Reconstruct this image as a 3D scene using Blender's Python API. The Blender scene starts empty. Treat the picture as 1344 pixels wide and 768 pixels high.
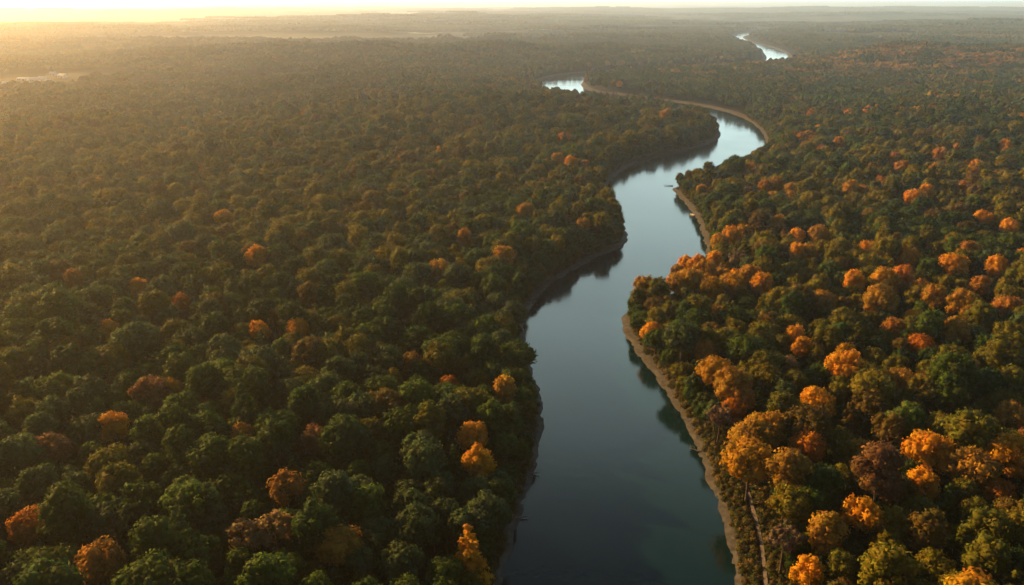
import bpy, math, random
import numpy as np
from mathutils import Vector, Matrix
from mathutils.kdtree import KDTree

R = math.radians
rng = np.random.default_rng(7)
random.seed(7)
SC = bpy.context.scene
COL = SC.collection

# ------------------------------------------------------------------ camera
CAM_H = 120.0
F = 1055.0                      # focal length in pixels of a 1344 px wide frame
PITCH = math.atan((384 - 3) / F)
cP, sP = math.cos(PITCH), math.sin(PITCH)
cam_d = bpy.data.cameras.new('camera')
cam_d.sensor_fit = 'HORIZONTAL'
cam_d.angle = 2 * math.atan(672 / F)
cam_d.clip_start = 1.0
cam_d.clip_end = 200000.0
cam = bpy.data.objects.new('camera', cam_d)
cam.location = (0, 0, CAM_H)
cam.rotation_euler = (math.pi / 2 - PITCH, 0, 0)
COL.objects.link(cam)
SC.camera = cam

def ray(u, v):
    a, b = (u - 672) / F, (v - 384) / F
    return (a, cP - b * sP, -sP - b * cP)

def onplane(u, v, z=0.0):
    d = ray(u, v)
    t = (z - CAM_H) / d[2]
    return (d[0] * t, d[1] * t)

def project(x, y, z):
    dz = z - CAM_H
    fwd = y * cP - dz * sP
    up = y * sP + dz * cP
    return 672 + F * x / fwd, 384 - F * up / fwd, fwd

# ------------------------------------------------------------------ lighting
SUN_AZ = R(-55)                 # measured from +Y, negative to the left
SUN_EL = R(17.5)
SUN_STRENGTH = 5.0
SKY_STRENGTH = 0.028
HAZE_DENSITY = 1.1e-4
HAZE_G = 0.75
EXPOSURE = 1.32
VEIL = 29.0

w = bpy.data.worlds.new('World')
SC.world = w
w.use_nodes = True
wn = w.node_tree
bg = wn.nodes['Background']
sky = wn.nodes.new('ShaderNodeTexSky')
sky.sky_type = 'NISHITA'
sky.sun_disc = False
sky.sun_elevation = SUN_EL
sky.sun_rotation = SUN_AZ
sky.air_density = 1.0
sky.dust_density = 1.5
sky.ozone_density = 1.5
# pale veil added to the sky, bright low down, to lighten the river's reflection
tcw = wn.nodes.new('ShaderNodeTexCoord')
sep = wn.nodes.new('ShaderNodeSeparateXYZ'); wn.links.new(tcw.outputs['Generated'], sep.inputs[0])
mr = wn.nodes.new('ShaderNodeMapRange'); mr.interpolation_type = 'SMOOTHERSTEP'
mr.inputs['From Min'].default_value = 0.36; mr.inputs['From Max'].default_value = 0.68
mr.inputs['To Min'].default_value = 1.0; mr.inputs['To Max'].default_value = 0.03
wn.links.new(sep.outputs['Z'], mr.inputs['Value'])
mpw = wn.nodes.new('ShaderNodeMapping'); mpw.inputs['Scale'].default_value = (1, 1, 5)
wn.links.new(tcw.outputs['Generated'], mpw.inputs['Vector'])
cl = wn.nodes.new('ShaderNodeTexNoise'); cl.inputs['Scale'].default_value = 2.2; cl.inputs['Detail'].default_value = 5
wn.links.new(mpw.outputs[0], cl.inputs['Vector'])
clr = wn.nodes.new('ShaderNodeMapRange'); clr.inputs['From Min'].default_value = 0.3; clr.inputs['From Max'].default_value = 0.7
clr.inputs['To Min'].default_value = 0.75; clr.inputs['To Max'].default_value = 1.1
wn.links.new(cl.outputs['Fac'], clr.inputs['Value'])
# added brightness kept ahead (+Y), faint behind, so the trees stay dark
mf = wn.nodes.new('ShaderNodeMapRange'); mf.interpolation_type = 'SMOOTHERSTEP'
mf.inputs['From Min'].default_value = 0.25; mf.inputs['From Max'].default_value = 0.85
mf.inputs['To Min'].default_value = 0.06; mf.inputs['To Max'].default_value = 1.0
wn.links.new(sep.outputs['Y'], mf.inputs['Value'])
v0 = wn.nodes.new('ShaderNodeMath'); v0.operation = 'MULTIPLY'
wn.links.new(mr.outputs[0], v0.inputs[0]); wn.links.new(mf.outputs[0], v0.inputs[1])
vm = wn.nodes.new('ShaderNodeMath'); vm.operation = 'MULTIPLY'
wn.links.new(v0.outputs[0], vm.inputs[0]); wn.links.new(clr.outputs[0], vm.inputs[1])
veil = wn.nodes.new('ShaderNodeVectorMath'); veil.operation = 'SCALE'
veil.inputs[0].default_value = tuple(VEIL * c for c in (0.69, 0.93, 0.89))
wn.links.new(vm.outputs[0], veil.inputs['Scale'])
addw = wn.nodes.new('ShaderNodeVectorMath'); addw.operation = 'ADD'
wn.links.new(sky.outputs[0], addw.inputs[0]); wn.links.new(veil.outputs[0], addw.inputs[1])
wn.links.new(addw.outputs[0], bg.inputs[0])
bg.inputs[1].default_value = SKY_STRENGTH

sun_d = bpy.data.lights.new('sun', 'SUN')
sun_d.energy = SUN_STRENGTH
sun_d.angle = R(0.5)
sun_d.color = (1.0, 0.55, 0.15)
sun = bpy.data.objects.new('sun', sun_d)
to_sun = Vector((math.sin(SUN_AZ) * math.cos(SUN_EL), math.cos(SUN_AZ) * math.cos(SUN_EL), math.sin(SUN_EL)))
sun.rotation_euler = to_sun.to_track_quat('Z', 'Y').to_euler()
sun.location = (-800, 800, 600)
COL.objects.link(sun)

vs = SC.view_settings
vs.view_transform = 'Standard'
vs.look = 'None'
vs.exposure = EXPOSURE
vs.gamma = 1.0
vs.use_curve_mapping = False
SC.render.engine = 'CYCLES'
cy = SC.cycles
cy.max_bounces = 5
cy.diffuse_bounces = 2
cy.glossy_bounces = 2
cy.transmission_bounces = 2
cy.volume_bounces = 1
cy.transparent_max_bounces = 4
cy.caustics_reflective = False
cy.caustics_refractive = False
cy.sample_clamp_indirect = 4
cy.use_denoising = True
try:
    cy.denoiser = 'OPENIMAGEDENOISE'
    cy.denoising_input_passes = 'RGB_ALBEDO_NORMAL'
except Exception:
    pass

# ------------------------------------------------------------------ materials
def mat(name):
    m = bpy.data.materials.new(name)
    m.use_nodes = True
    nt = m.node_tree
    return m, nt, nt.nodes['Principled BSDF']

def noise_ramp(nt, scale, stops, detail=6, rough=0.6, coord='Object'):
    tc = nt.nodes.new('ShaderNodeTexCoord')
    n = nt.nodes.new('ShaderNodeTexNoise')
    n.inputs['Scale'].default_value = scale
    n.inputs['Detail'].default_value = detail
    n.inputs['Roughness'].default_value = rough
    nt.links.new(tc.outputs[coord], n.inputs['Vector'])
    r = nt.nodes.new('ShaderNodeValToRGB')
    e = r.color_ramp.elements
    e[0].position, e[0].color = stops[0][0], (*stops[0][1], 1)
    e[1].position, e[1].color = stops[-1][0], (*stops[-1][1], 1)
    for p, c in stops[1:-1]:
        k = e.new(p)
        k.color = (*c, 1)
    nt.links.new(n.outputs['Fac'], r.inputs['Fac'])
    return n, r

def simple_mat(name, c1, c2, scale, rough=0.9, bump=0.0, bump_dist=0.1):
    m, nt, p = mat(name)
    n, r = noise_ramp(nt, scale, [(0.3, c1), (0.7, c2)])
    nt.links.new(r.outputs[0], p.inputs['Base Color'])
    p.inputs['Roughness'].default_value = rough
    p.inputs['Specular IOR Level'].default_value = 0.2
    if bump:
        b = nt.nodes.new('ShaderNodeBump')
        b.inputs['Strength'].default_value = bump
        b.inputs['Distance'].default_value = bump_dist
        nt.links.new(n.outputs['Fac'], b.inputs['Height'])
        nt.links.new(b.outputs[0], p.inputs['Normal'])
    return m

# foliage: own tint per tree (custom property or instance attribute), own variation per leaf
leaf_m, nt, p = mat('foliage')
at = nt.nodes.new('ShaderNodeAttribute'); at.attribute_type = 'INSTANCER'; at.attribute_name = 'tint'
av = nt.nodes.new('ShaderNodeAttribute'); av.attribute_type = 'GEOMETRY'; av.attribute_name = 'leafvar'
mul = nt.nodes.new('ShaderNodeMix'); mul.data_type = 'RGBA'; mul.blend_type = 'MULTIPLY'
mul.inputs[0].default_value = 1.0
mul.clamp_result = False
nt.links.new(at.outputs['Color'], mul.inputs[6])
nt.links.new(av.outputs['Color'], mul.inputs[7])
nt.links.new(mul.outputs[2], p.inputs['Base Color'])
p.inputs['Roughness'].default_value = 0.65
p.inputs['Specular IOR Level'].default_value = 0.03
tr = nt.nodes.new('ShaderNodeBsdfTranslucent')
nt.links.new(mul.outputs[2], tr.inputs['Color'])
mx = nt.nodes.new('ShaderNodeMixShader'); mx.inputs[0].default_value = 0.36
nt.links.new(p.outputs[0], mx.inputs[1]); nt.links.new(tr.outputs[0], mx.inputs[2])
nt.links.new(mx.outputs[0], nt.nodes['Material Output'].inputs['Surface'])

bark_m = simple_mat('bark', (0.05, 0.035, 0.025), (0.13, 0.10, 0.08), 3.0, 0.95, 0.5)
bank_m = simple_mat('bank_soil', (0.032, 0.029, 0.026), (0.088, 0.080, 0.071), 0.55, 0.95, 0.8, 0.5)
path_m = simple_mat('path_dirt', (0.12, 0.095, 0.07), (0.22, 0.18, 0.14), 1.2, 0.95, 0.4)
wood_m = simple_mat('driftwood', (0.10, 0.08, 0.065), (0.25, 0.21, 0.18), 4.0, 0.9, 0.5)
rock_m = simple_mat('river_rock', (0.12, 0.11, 0.10), (0.26, 0.24, 0.22), 2.0, 0.85, 0.5)
wall_m = simple_mat('plaster', (0.72, 0.70, 0.66), (0.82, 0.80, 0.77), 0.8, 0.8)
roof_m = simple_mat('roof_sheet', (0.55, 0.53, 0.50), (0.72, 0.70, 0.67), 0.5, 0.6)
glass_m, nt, p = mat('window_glass'); p.inputs['Base Color'].default_value = (0.03, 0.04, 0.05, 1); p.inputs['Roughness'].default_value = 0.1
boat_m = simple_mat('boat_paint', (0.60, 0.56, 0.53), (0.78, 0.75, 0.72), 1.0, 0.5)
field_m = simple_mat('stubble_field', (0.30, 0.25, 0.15), (0.48, 0.42, 0.28), 0.01, 0.95)

# terrain
ground_m, nt, p = mat('forest_floor')
n1, r1 = noise_ramp(nt, 0.12, [(0.3, (0.012, 0.014, 0.006)), (0.55, (0.022, 0.020, 0.009)), (0.75, (0.036, 0.028, 0.013))])
n2, r2 = noise_ramp(nt, 0.004, [(0.40, (0.035, 0.045, 0.018)), (0.54, (0.06, 0.062, 0.026)), (0.66, (0.13, 0.11, 0.06))], detail=8)
oa = nt.nodes.new('ShaderNodeAttribute'); oa.attribute_name = 'open_land'
gm = nt.nodes.new('ShaderNodeMix'); gm.data_type = 'RGBA'
nt.links.new(oa.outputs['Fac'], gm.inputs[0])
nt.links.new(r1.outputs[0], gm.inputs[6]); nt.links.new(r2.outputs[0], gm.inputs[7])
nt.links.new(gm.outputs[2], p.inputs['Base Color'])
p.inputs['Roughness'].default_value = 1.0
p.inputs['Specular IOR Level'].default_value = 0.05

# water
water_m, nt, p = mat('river_water')
p.inputs['Base Color'].default_value = (0.002, 0.016, 0.019, 1)
wn_, wr_ = noise_ramp(nt, 0.018, [(0.35, (0.07, 0.07, 0.07)), (0.65, (0.15, 0.15, 0.15))], detail=5)
nt.links.new(wr_.outputs[0], p.inputs['Roughness'])
p.inputs['IOR'].default_value = 1.333
n, r = noise_ramp(nt, 0.35, [(0.2, (0, 0, 0)), (0.8, (1, 1, 1))], detail=4)
b = nt.nodes.new('ShaderNodeBump'); b.inputs['Strength'].default_value = 0.09; b.inputs['Distance'].default_value = 0.25
nt.links.new(n.outputs['Fac'], b.inputs['Height']); nt.links.new(b.outputs[0], p.inputs['Normal'])

# ------------------------------------------------------------------ mesh helpers
def mesh_np(name, verts, faces_flat, sizes, material, smooth=False):
    me = bpy.data.meshes.new(name)
    verts = np.asarray(verts, np.float32)
    faces_flat = np.asarray(faces_flat, np.int32)
    sizes = np.asarray(sizes, np.int32)
    me.vertices.add(len(verts)); me.vertices.foreach_set('co', verts.ravel())
    me.loops.add(len(faces_flat)); me.loops.foreach_set('vertex_index', faces_flat)
    me.polygons.add(len(sizes))
    st = np.zeros(len(sizes), np.int32); st[1:] = np.cumsum(sizes)[:-1]
    me.polygons.foreach_set('loop_start', st)
    me.polygons.foreach_set('loop_total', sizes)
    me.update(calc_edges=True)
    me.validate()
    me.materials.append(material)
    me.polygons.foreach_set('use_smooth', np.full(len(sizes), smooth))
    return me

class MB:
    """collects boxes and tubes into one mesh"""
    def __init__(s): s.v, s.f = [], []
    def add(s, vs, fs):
        k = len(s.v); s.v += [tuple(q) for q in vs]; s.f += [[i + k for i in f] for f in fs]
    def box(s, c, d):
        x, y, z = c; a, b, e = d[0] / 2, d[1] / 2, d[2] / 2
        s.add([(x + i * a, y + j * b, z + k * e) for k in (-1, 1) for j in (-1, 1) for i in (-1, 1)],
              [(0, 2, 3, 1), (4, 5, 7, 6), (0, 1, 5, 4), (2, 6, 7, 3), (0, 4, 6, 2), (1, 3, 7, 5)])
    def tube(s, pts, rad, n=7):
        pts = [Vector(q) for q in pts]; rings = []
        for i, q in enumerate(pts):
            d = (pts[min(i + 1, len(pts) - 1)] - pts[max(i - 1, 0)]).normalized()
            a = d.orthogonal().normalized()
            if i and rings: 
                a = (pa - d * pa.dot(d)).normalized()
            pa = a
            bb = d.cross(a)
            rings.append([q + (a * math.cos(t) + bb * math.sin(t)) * rad[i] for t in [2 * math.pi * k / n for k in range(n)]])
        vs = [v for r_ in rings for v in r_]; fs = []
        for i in range(len(rings) - 1):
            for k in range(n):
                fs.append((i * n + k, i * n + (k + 1) % n, (i + 1) * n + (k + 1) % n, (i + 1) * n + k))
        fs.append(tuple(range(n))[::-1]); fs.append(tuple(range((len(rings) - 1) * n, len(rings) * n)))
        s.add(vs, fs)
    def mesh(s, name, m, smooth=False):
        return mesh_np(name, s.v, [i for f in s.f for i in f], [len(f) for f in s.f], m, smooth)

def link(name, me, parent=None, **props):
    o = bpy.data.objects.new(name, me)
    COL.objects.link(o)
    if parent: o.parent = parent
    for k, v in props.items(): o[k] = v
    return o

def empty(name, loc, rz=0.0, scale=(1, 1, 1), **props):
    o = bpy.data.objects.new(name, None)
    o.location = loc; o.rotation_euler = (0, 0, rz); o.scale = scale
    o.empty_display_size = 1.0
    COL.objects.link(o)
    for k, v in props.items(): o[k] = v
    return o

# ------------------------------------------------------------------ river
LEFT = [(655, 768), (672, 712), (686, 668), (700, 618), (710, 575), (714, 548), (704, 505), (692, 465), (688, 435), (692, 412),
        (703, 392), (725, 372), (755, 353), (790, 335), (815, 325), (824, 315), (818, 296), (804, 272), (797, 253), (800, 239),
        (812, 228), (830, 216), (860, 206), (895, 199), (925, 191), (941, 183), (946, 176), (938, 168), (905, 156), (860, 146),
        (810, 140), (765, 136), (735, 131), (714, 122), (706, 113), (713, 104.5), (735, 99), (765, 95.5), (800, 93.5),
        (870, 90.5), (940, 87), (985, 83.5), (1003, 80), (1006, 75.5), (1002, 69), (998, 63.5), (985, 60), (972, 55),
        (964, 49.5), (968, 45), (985, 42), (1010, 40.5), (1100, 39), (1220, 38.4), (1500, 38)]
RIGHT = [(968, 768), (952, 695), (935, 640), (915, 590), (885, 530), (850, 482), (826, 447), (815, 425), (820, 412), (850, 401),
         (895, 384), (922, 360), (928, 335), (922, 308), (915, 288), (900, 268), (887, 253), (882, 246), (888, 246), (907, 242),
         (945, 231), (985, 216), (1003, 200), (1004, 182), (995, 168), (975, 155), (945, 145), (910, 138), (860, 131), (815, 125),
         (785, 121.5), (768, 116.5), (763, 110), (771, 105), (795, 101.5), (850, 98), (910, 95), (970, 91), (1020, 89), (1034, 81),
         (1033, 72), (1024, 66), (1010, 61.5), (995, 57.5), (982, 53), (975, 49.5), (980, 46.5), (995, 44.2), (1015, 42.5),
         (1100, 41), (1220, 40.2), (1500, 39.7)]

def catmull(P, step):
    P = [np.array(q, float) for q in P]
    P = [2 * P[0] - P[1]] + P + [2 * P[-1] - P[-2]]
    out = []
    for i in range(1, len(P) - 2):
        a, b_, c, d = P[i - 1], P[i], P[i + 1], P[i + 2]
        # centripetal parametrisation
        t0 = 0; t1 = t0 + max(1e-3, np.linalg.norm(b_ - a)) ** .5; t2 = t1 + max(1e-3, np.linalg.norm(c - b_)) ** .5; t3 = t2 + max(1e-3, np.linalg.norm(d - c)) ** .5
        n_ = max(2, int(np.linalg.norm(c - b_) / step))
        for t in np.linspace(t1, t2, n_, endpoint=False):
            A1 = (t1 - t) / (t1 - t0) * a + (t - t0) / (t1 - t0) * b_
            A2 = (t2 - t) / (t2 - t1) * b_ + (t - t1) / (t2 - t1) * c
            A3 = (t3 - t) / (t3 - t2) * c + (t - t2) / (t3 - t2) * d
            B1 = (t2 - t) / (t2 - t0) * A1 + (t - t0) / (t2 - t0) * A2
            B2 = (t3 - t) / (t3 - t1) * A2 + (t - t1) / (t3 - t1) * A3
            out.append((t2 - t) / (t2 - t1) * B1 + (t - t1) / (t2 - t1) * B2)
    out.append(P[-2])
    return np.array(out)

def resample(Q, step, jit):
    L = np.r_[0, np.cumsum(np.linalg.norm(np.diff(Q, axis=0), axis=1))]
    n_ = int(L[-1] / step)
    s = np.linspace(0, L[-1], n_)
    Q = np.c_[np.interp(s, L, Q[:, 0]), np.interp(s, L, Q[:, 1])]
    for _ in range(4):
        Q[1:-1] = 0.25 * Q[:-2] + 0.5 * Q[1:-1] + 0.25 * Q[2:]
    T = np.gradient(Q, axis=0); T /= np.linalg.norm(T, axis=1)[:, None]
    N = np.c_[-T[:, 1], T[:, 0]]        # points to the left of the direction of travel
    wob = sum(a_ * np.sin(s / l_ + ph) for a_, l_, ph in zip((.35, .3, .25, .18), (7.1, 3.3, 1.9, 1.1), rng.uniform(0, 6, 4)))
    Q = Q + N * (wob * jit)[:, None]
    return Q, N

def bank_line(px, bottom):
    W = [onplane(u, v) for u, v in px]
    return catmull(bottom + W, 6.0)
lw, rw = onplane(655, 768), onplane(968, 768)
left_c = bank_line(LEFT, [(lw[0] - 20, -260), (lw[0] - 16, 0), (lw[0] - 8, 80)])
right_c = bank_line(RIGHT, [(rw[0] - 10, -260), (rw[0] - 3, 0), (rw[0] - 0.5, 80)])
LQ, LN = resample(left_c, 2.0, 0.65)
RQ, RN = resample(right_c, 2.0, 0.65)
RN = -RN                                # both normals now point inland
BQ = np.r_[LQ, RQ]; BN = np.r_[LN, RN]
BSIDE = np.r_[np.zeros(len(LQ)), np.ones(len(RQ))]
kd = KDTree(len(BQ))
for i, q in enumerate(BQ): kd.insert((q[0], q[1], 0), i)
kd.balance()

def river_sd(x, y):
    """signed distance to the water's edge, positive inland; and the bank (0 left, 1 right)"""
    x = np.asarray(x, float).ravel(); y = np.asarray(y, float).ravel()
    sd = np.full(len(x), 3000.0); side = np.zeros(len(x))
    near = np.nonzero(y < 8000)[0]
    idx = np.empty(len(near), int); dist = np.empty(len(near))
    for k, (a, b_) in enumerate(zip(x[near].tolist(), y[near].tolist())):
        _c, i, d = kd.find((a, b_, 0)); idx[k] = i; dist[k] = d
    dx = x[near] - BQ[idx, 0]; dy = y[near] - BQ[idx, 1]
    dot = dx * BN[idx, 0] + dy * BN[idx, 1]
    sd[near] = np.where(dist < 5, dot, np.sign(dot) * dist)
    side[near] = BSIDE[idx]
    return sd, side

# ------------------------------------------------------------------ terrain
def sines(seed, wl, n=9):
    g = np.random.default_rng(seed)
    a = g.uniform(0, 2 * math.pi, n); k = 2 * math.pi / (wl * g.uniform(0.7, 1.5, n)); ph = g.uniform(0, 6.28, n)
    def f(x, y):
        s = 0
        for i in range(n): s = s + np.sin((x * math.cos(a[i]) + y * math.sin(a[i])) * k[i] + ph[i])
        return s / math.sqrt(n / 2) * 0.7          # roughly -1..1
    return f
nz_a, nz_b, nz_c, nz_d = sines(1, 220), sines(2, 700), sines(3, 2600), sines(4, 60)

def sstep(a, b, x):
    t = np.clip((x - a) / (b - a), 0, 1); return t * t * (3 - 2 * t)

def ridge(x, y, p, q, width, h):
    """a long hill from p to q"""
    px, py = p; dx, dy = q[0] - px, q[1] - py
    L2 = dx * dx + dy * dy
    t = np.clip(((x - px) * dx + (y - py) * dy) / L2, 0, 1)
    d2 = (x - px - t * dx) ** 2 + (y - py - t * dy) ** 2
    return h * np.exp(-d2 / (2 * width * width))

def polar(u, dist):
    a = (u - 672) / F / cP
    return (a * dist, dist)

def height(x, y, sd):
    d = np.hypot(x, y)
    hills = 3.0 * (nz_a(x, y) + 0.6) + 6.0 * (nz_b(x, y) + 0.5) * sstep(150, 700, d) + 14.0 * (nz_c(x, y) + 0.4) * sstep(1500, 5000, d)
    hills = np.maximum(hills, 0.0) + 0.0
    hills = hills + ridge(x, y, polar(1080, 1650), polar(1750, 1500), 150, 17)
    hills = hills + ridge(x, y, polar(1000, 760), polar(1700, 900), 90, 9)
    hills = hills + ridge(x, y, polar(280, 1720), polar(700, 1800), 130, 12)
    hills = hills + ridge(x, y, polar(-600, 3200), polar(360, 3350), 330, 8)
    hills = hills + ridge(x, y, polar(1180, 3900), polar(1900, 3500), 300, 30)
    hills = hills + ridge(x, y, polar(560, 5600), polar(900, 6300), 300, 20)
    hills = hills + ridge(x, y, polar(800, 9500), polar(2000, 9000), 700, 32)
    hills = hills + ridge(x, y, polar(-700, 7500), polar(300, 8000), 500, 34)
    hills = np.minimum(hills, 75)
    land = 1.45 + 0.10 * nz_d(x, y) + hills * sstep(10, 230, sd)
    bank = np.where(sd > 7, land, np.where(sd < -2, -2.2, -2.2 + (sd + 2) / 9 * (land + 2.2)))
    # keep the low ground of the bank below the bank sheet
    bank = np.where((sd <= 7) & (sd > -2), bank - 0.25, bank)
    return bank

CLEAR = []      # clearings: (x, y, rx, ry)
def clearing(u, v, wu, dv):
    x, y = onplane(u, v, 3.0)
    x2, _ = onplane(u + wu, v, 3.0)
    _, ya = onplane(u, v - dv, 3.0); _, yb = onplane(u, v + dv, 3.0)
    CLEAR.append((x, (ya + yb) / 2, abs(x2 - x), abs(ya - yb) / 2))
clearing(60, 109, 140, 12)
clearing(430, 54.5, 330, 7.5)
clearing(120, 27, 420, 8.5)
clearing(330, 106, 120, 5)
clearing(620, 45, 130, 3)
clearing(900, 38, 120, 2)
clearing(1150, 30, 260, 4)
FIELDS = [(520, 21, 26, 1.3), (590, 23.5, 15, 1.6), (650, 26.5, 40, 1.2), (715, 37, 18, .9), (830, 31, 9, 1.3), (560, 43, 20, .9)]
for _f in FIELDS: clearing(_f[0], _f[1], _f[2] * 1.25, _f[3] * 1.6)
def open_mask(x, y):
    m = np.zeros(np.shape(x))
    for cx, cy_, rx, ry in CLEAR:
        e = ((x - cx) / rx) ** 2 + ((y - cy_) / ry) ** 2 + 0.25 * nz_a(x, y)
        m = np.maximum(m, 1 - sstep(0.85, 1.05, e))
    far = sstep(2600, 5000, np.hypot(x, y)) * sstep(0.62, 0.72, nz_c(x * 1.7 + 900, y * 0.9) + 0.25 * nz_b(x, y * .5))
    return np.maximum(m, far)

NR, NA = 860, 560
rr = np.exp(np.linspace(math.log(45), math.log(44000), NR))
aa = np.linspace(R(-56), R(56), NA)
RRg, AAg = np.meshgrid(rr, aa, indexing='ij')
gx = (RRg * np.sin(AAg)).ravel(); gy = (RRg * np.cos(AAg)).ravel()
gsd, _ = river_sd(gx, gy)
gz = height(gx, gy, gsd)
i0 = (np.arange(NR - 1)[:, None] * NA + np.arange(NA - 1)[None, :]).ravel()
quads = np.c_[i0, i0 + 1, i0 + NA + 1, i0 + NA].ravel()
# counter-clockwise seen from above
quads = quads.reshape(-1, 4)[:, ::-1].ravel()
me = mesh_np('ground', np.c_[gx, gy, gz], quads, np.full(len(i0), 4), ground_m, True)
oa_ = me.attributes.new('open_land', 'FLOAT', 'POINT')
oa_.data.foreach_set('value', np.maximum(open_mask(gx, gy) * np.where(gy < 1600, .45, 1), sstep(11000, 14000, np.hypot(gx, gy))).astype(np.float32))
link('ground', me, kind='structure')

def hgt(x, y):
    sd, _ = river_sd([x], [y])
    return float(height(np.array([x]), np.array([y]), sd)[0])

# river sheet
wv = [(-2500, -300, 0), (5500, -300, 0), (5500, 9000, 0), (-2500, 9000, 0)]
link('river', mesh_np('river', wv, [0, 1, 2, 3], [4], water_m), kind='structure')

# bank sheets
def bank_sheet(Q, N, label):
    prof = [(-2.5, -0.75), (-0.6, -0.12), (0.15, 0.10), (0.9, 0.42), (1.7, 0.62), (2.6, 0.78), (3.7, 0.98), (4.8, 1.25), (6.2, 1.42), (8.5, 1.55), (10.5, 0.9)]
    keep = np.nonzero((Q[:, 1] > 30) & (Q[:, 1] < 5000))[0]
    Q, N = Q[keep], N[keep]
    # even out the normals where the bank turns sharply
    Ns = N.copy()
    for _ in range(6):
        Ns[1:-1] = (Ns[:-2] + 2 * Ns[1:-1] + Ns[2:]) / 4
    Ns /= np.linalg.norm(Ns, axis=1)[:, None]
    s = np.arange(len(Q)) * 2.0
    V = []
    for k, (o_, z) in enumerate(prof):
        jz = 0.14 * np.sin(s / 2.3 + k * 1.7) + 0.10 * np.sin(s / 0.83 + k * 2.9) + rng.normal(0, 0.05, len(s))
        jo = 0.35 * np.sin(s / 3.9 + k) if 1 < k < 9 else 0
        P2 = Q + Ns * (o_ + jo)[:, None] if np.ndim(jo) else Q + Ns * o_
        V.append(np.c_[P2, z + (jz if 1 < k < 9 else 0 * s)])
    V = np.stack(V, 1)
    n_, m_ = V.shape[:2]
    a = (np.arange(n_ - 1)[:, None] * m_ + np.arange(m_ - 1)[None, :]).ravel()
    fl = np.c_[a, a + 1, a + m_ + 1, a + m_]
    v = V.reshape(-1, 3)
    nrm = np.cross(v[fl[0, 1]] - v[fl[0, 0]], v[fl[0, 3]] - v[fl[0, 0]])
    if nrm[2] < 0: fl = fl[:, ::-1]
    link('riverbank', mesh_np('riverbank', v, fl.ravel(), np.full(len(fl), 4), bank_m, True), kind='structure')
bank_sheet(LQ, LN, 'left')
bank_sheet(RQ, RN, 'right')

# footpath on the right bank
fp = catmull([onplane(u, v, 1.8) for u, v in [(968, 600), (978, 632), (986, 660), (996, 695), (1002, 730), (1006, 775)]], 1.0)
fT = np.gradient(fp, axis=0); fT /= np.linalg.norm(fT, axis=1)[:, None]; fN = np.c_[-fT[:, 1], fT[:, 0]]
fv = []
for k, o_ in enumerate((-0.42, -0.15, 0.15, 0.42)):
    q = fp + fN * (o_ + rng.normal(0, .05, len(fp)))[:, None]
    sdq, _ = river_sd(q[:, 0], q[:, 1])
    hz = np.maximum(height(q[:, 0], q[:, 1], sdq), np.interp(sdq, [4.8, 6.2, 8.5, 10.5], [1.3, 1.5, 1.62, 0.9])) + 0.10
    fv.append(np.c_[q, hz])
fv = np.stack(fv, 1); n_, m_ = fv.shape[:2]
a = (np.arange(n_ - 1)[:, None] * m_ + np.arange(m_ - 1)[None, :]).ravel()
link('footpath', mesh_np('footpath', fv.reshape(-1, 3), np.c_[a, a + 1, a + m_ + 1, a + m_].ravel(), np.full(len(a), 4), path_m, True), kind='structure')

# ------------------------------------------------------------------ tree models
def ico(sub):
    import bmesh
    bm = bmesh.new(); bmesh.ops.create_icosphere(bm, subdivisions=sub, radius=1.0)
    v = np.array([q.co[:] for q in bm.verts]); f = np.array([[q.index for q in t.verts] for t in bm.faces]); bm.free()
    return v, f
ICO1, ICO2 = ico(1), ico(2)

def lobes_for(kind, g):
    """lobe centres and radii of a crown for a tree about 16 m tall"""
    L = []
    if kind == 'round':
        rx, rz, zc, n_ = 4.1, 4.4, 10.6, 26
    elif kind == 'broad':
        rx, rz, zc, n_ = 5.1, 4.0, 10.4, 34
    elif kind == 'tall':
        rx, rz, zc, n_ = 3.4, 5.8, 10.6, 26
    elif kind == 'cone':
        n_ = 26
        for i in range(n_):
            t = (i + .5) / n_
            z = 3.8 + 12.6 * t
            rad = 3.6 * (1 - t) ** 0.75 + 0.25
            a = i * 2.399 + g.uniform(-.4, .4)
            L.append((rad * .68 * math.cos(a), rad * .68 * math.sin(a), z, max(0.65, rad * g.uniform(.46, .62))))
        return L
    elif kind == 'sparse':
        rx, rz, zc, n_ = 4.0, 4.0, 10.8, 19
    for i in range(n_):
        t = (i + .5) / n_
        zz = 1 - 1.72 * t
        a = i * 2.399 + g.uniform(-.5, .5)
        q = math.sqrt(max(0, 1 - zz * zz))
        k = g.uniform(.56, .86)
        r_ = g.uniform(1.15, 2.05) * (0.72 if kind == 'sparse' else 1.0)
        L.append((rx * q * k * math.cos(a), rx * q * k * math.sin(a), zc + rz * zz * k, r_))
    if kind != 'sparse':
        for i in range(4):
            L.append((g.uniform(-1, 1), g.uniform(-1, 1), zc + g.uniform(-1.5, 1.5), rx * .52))
    return L

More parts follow.
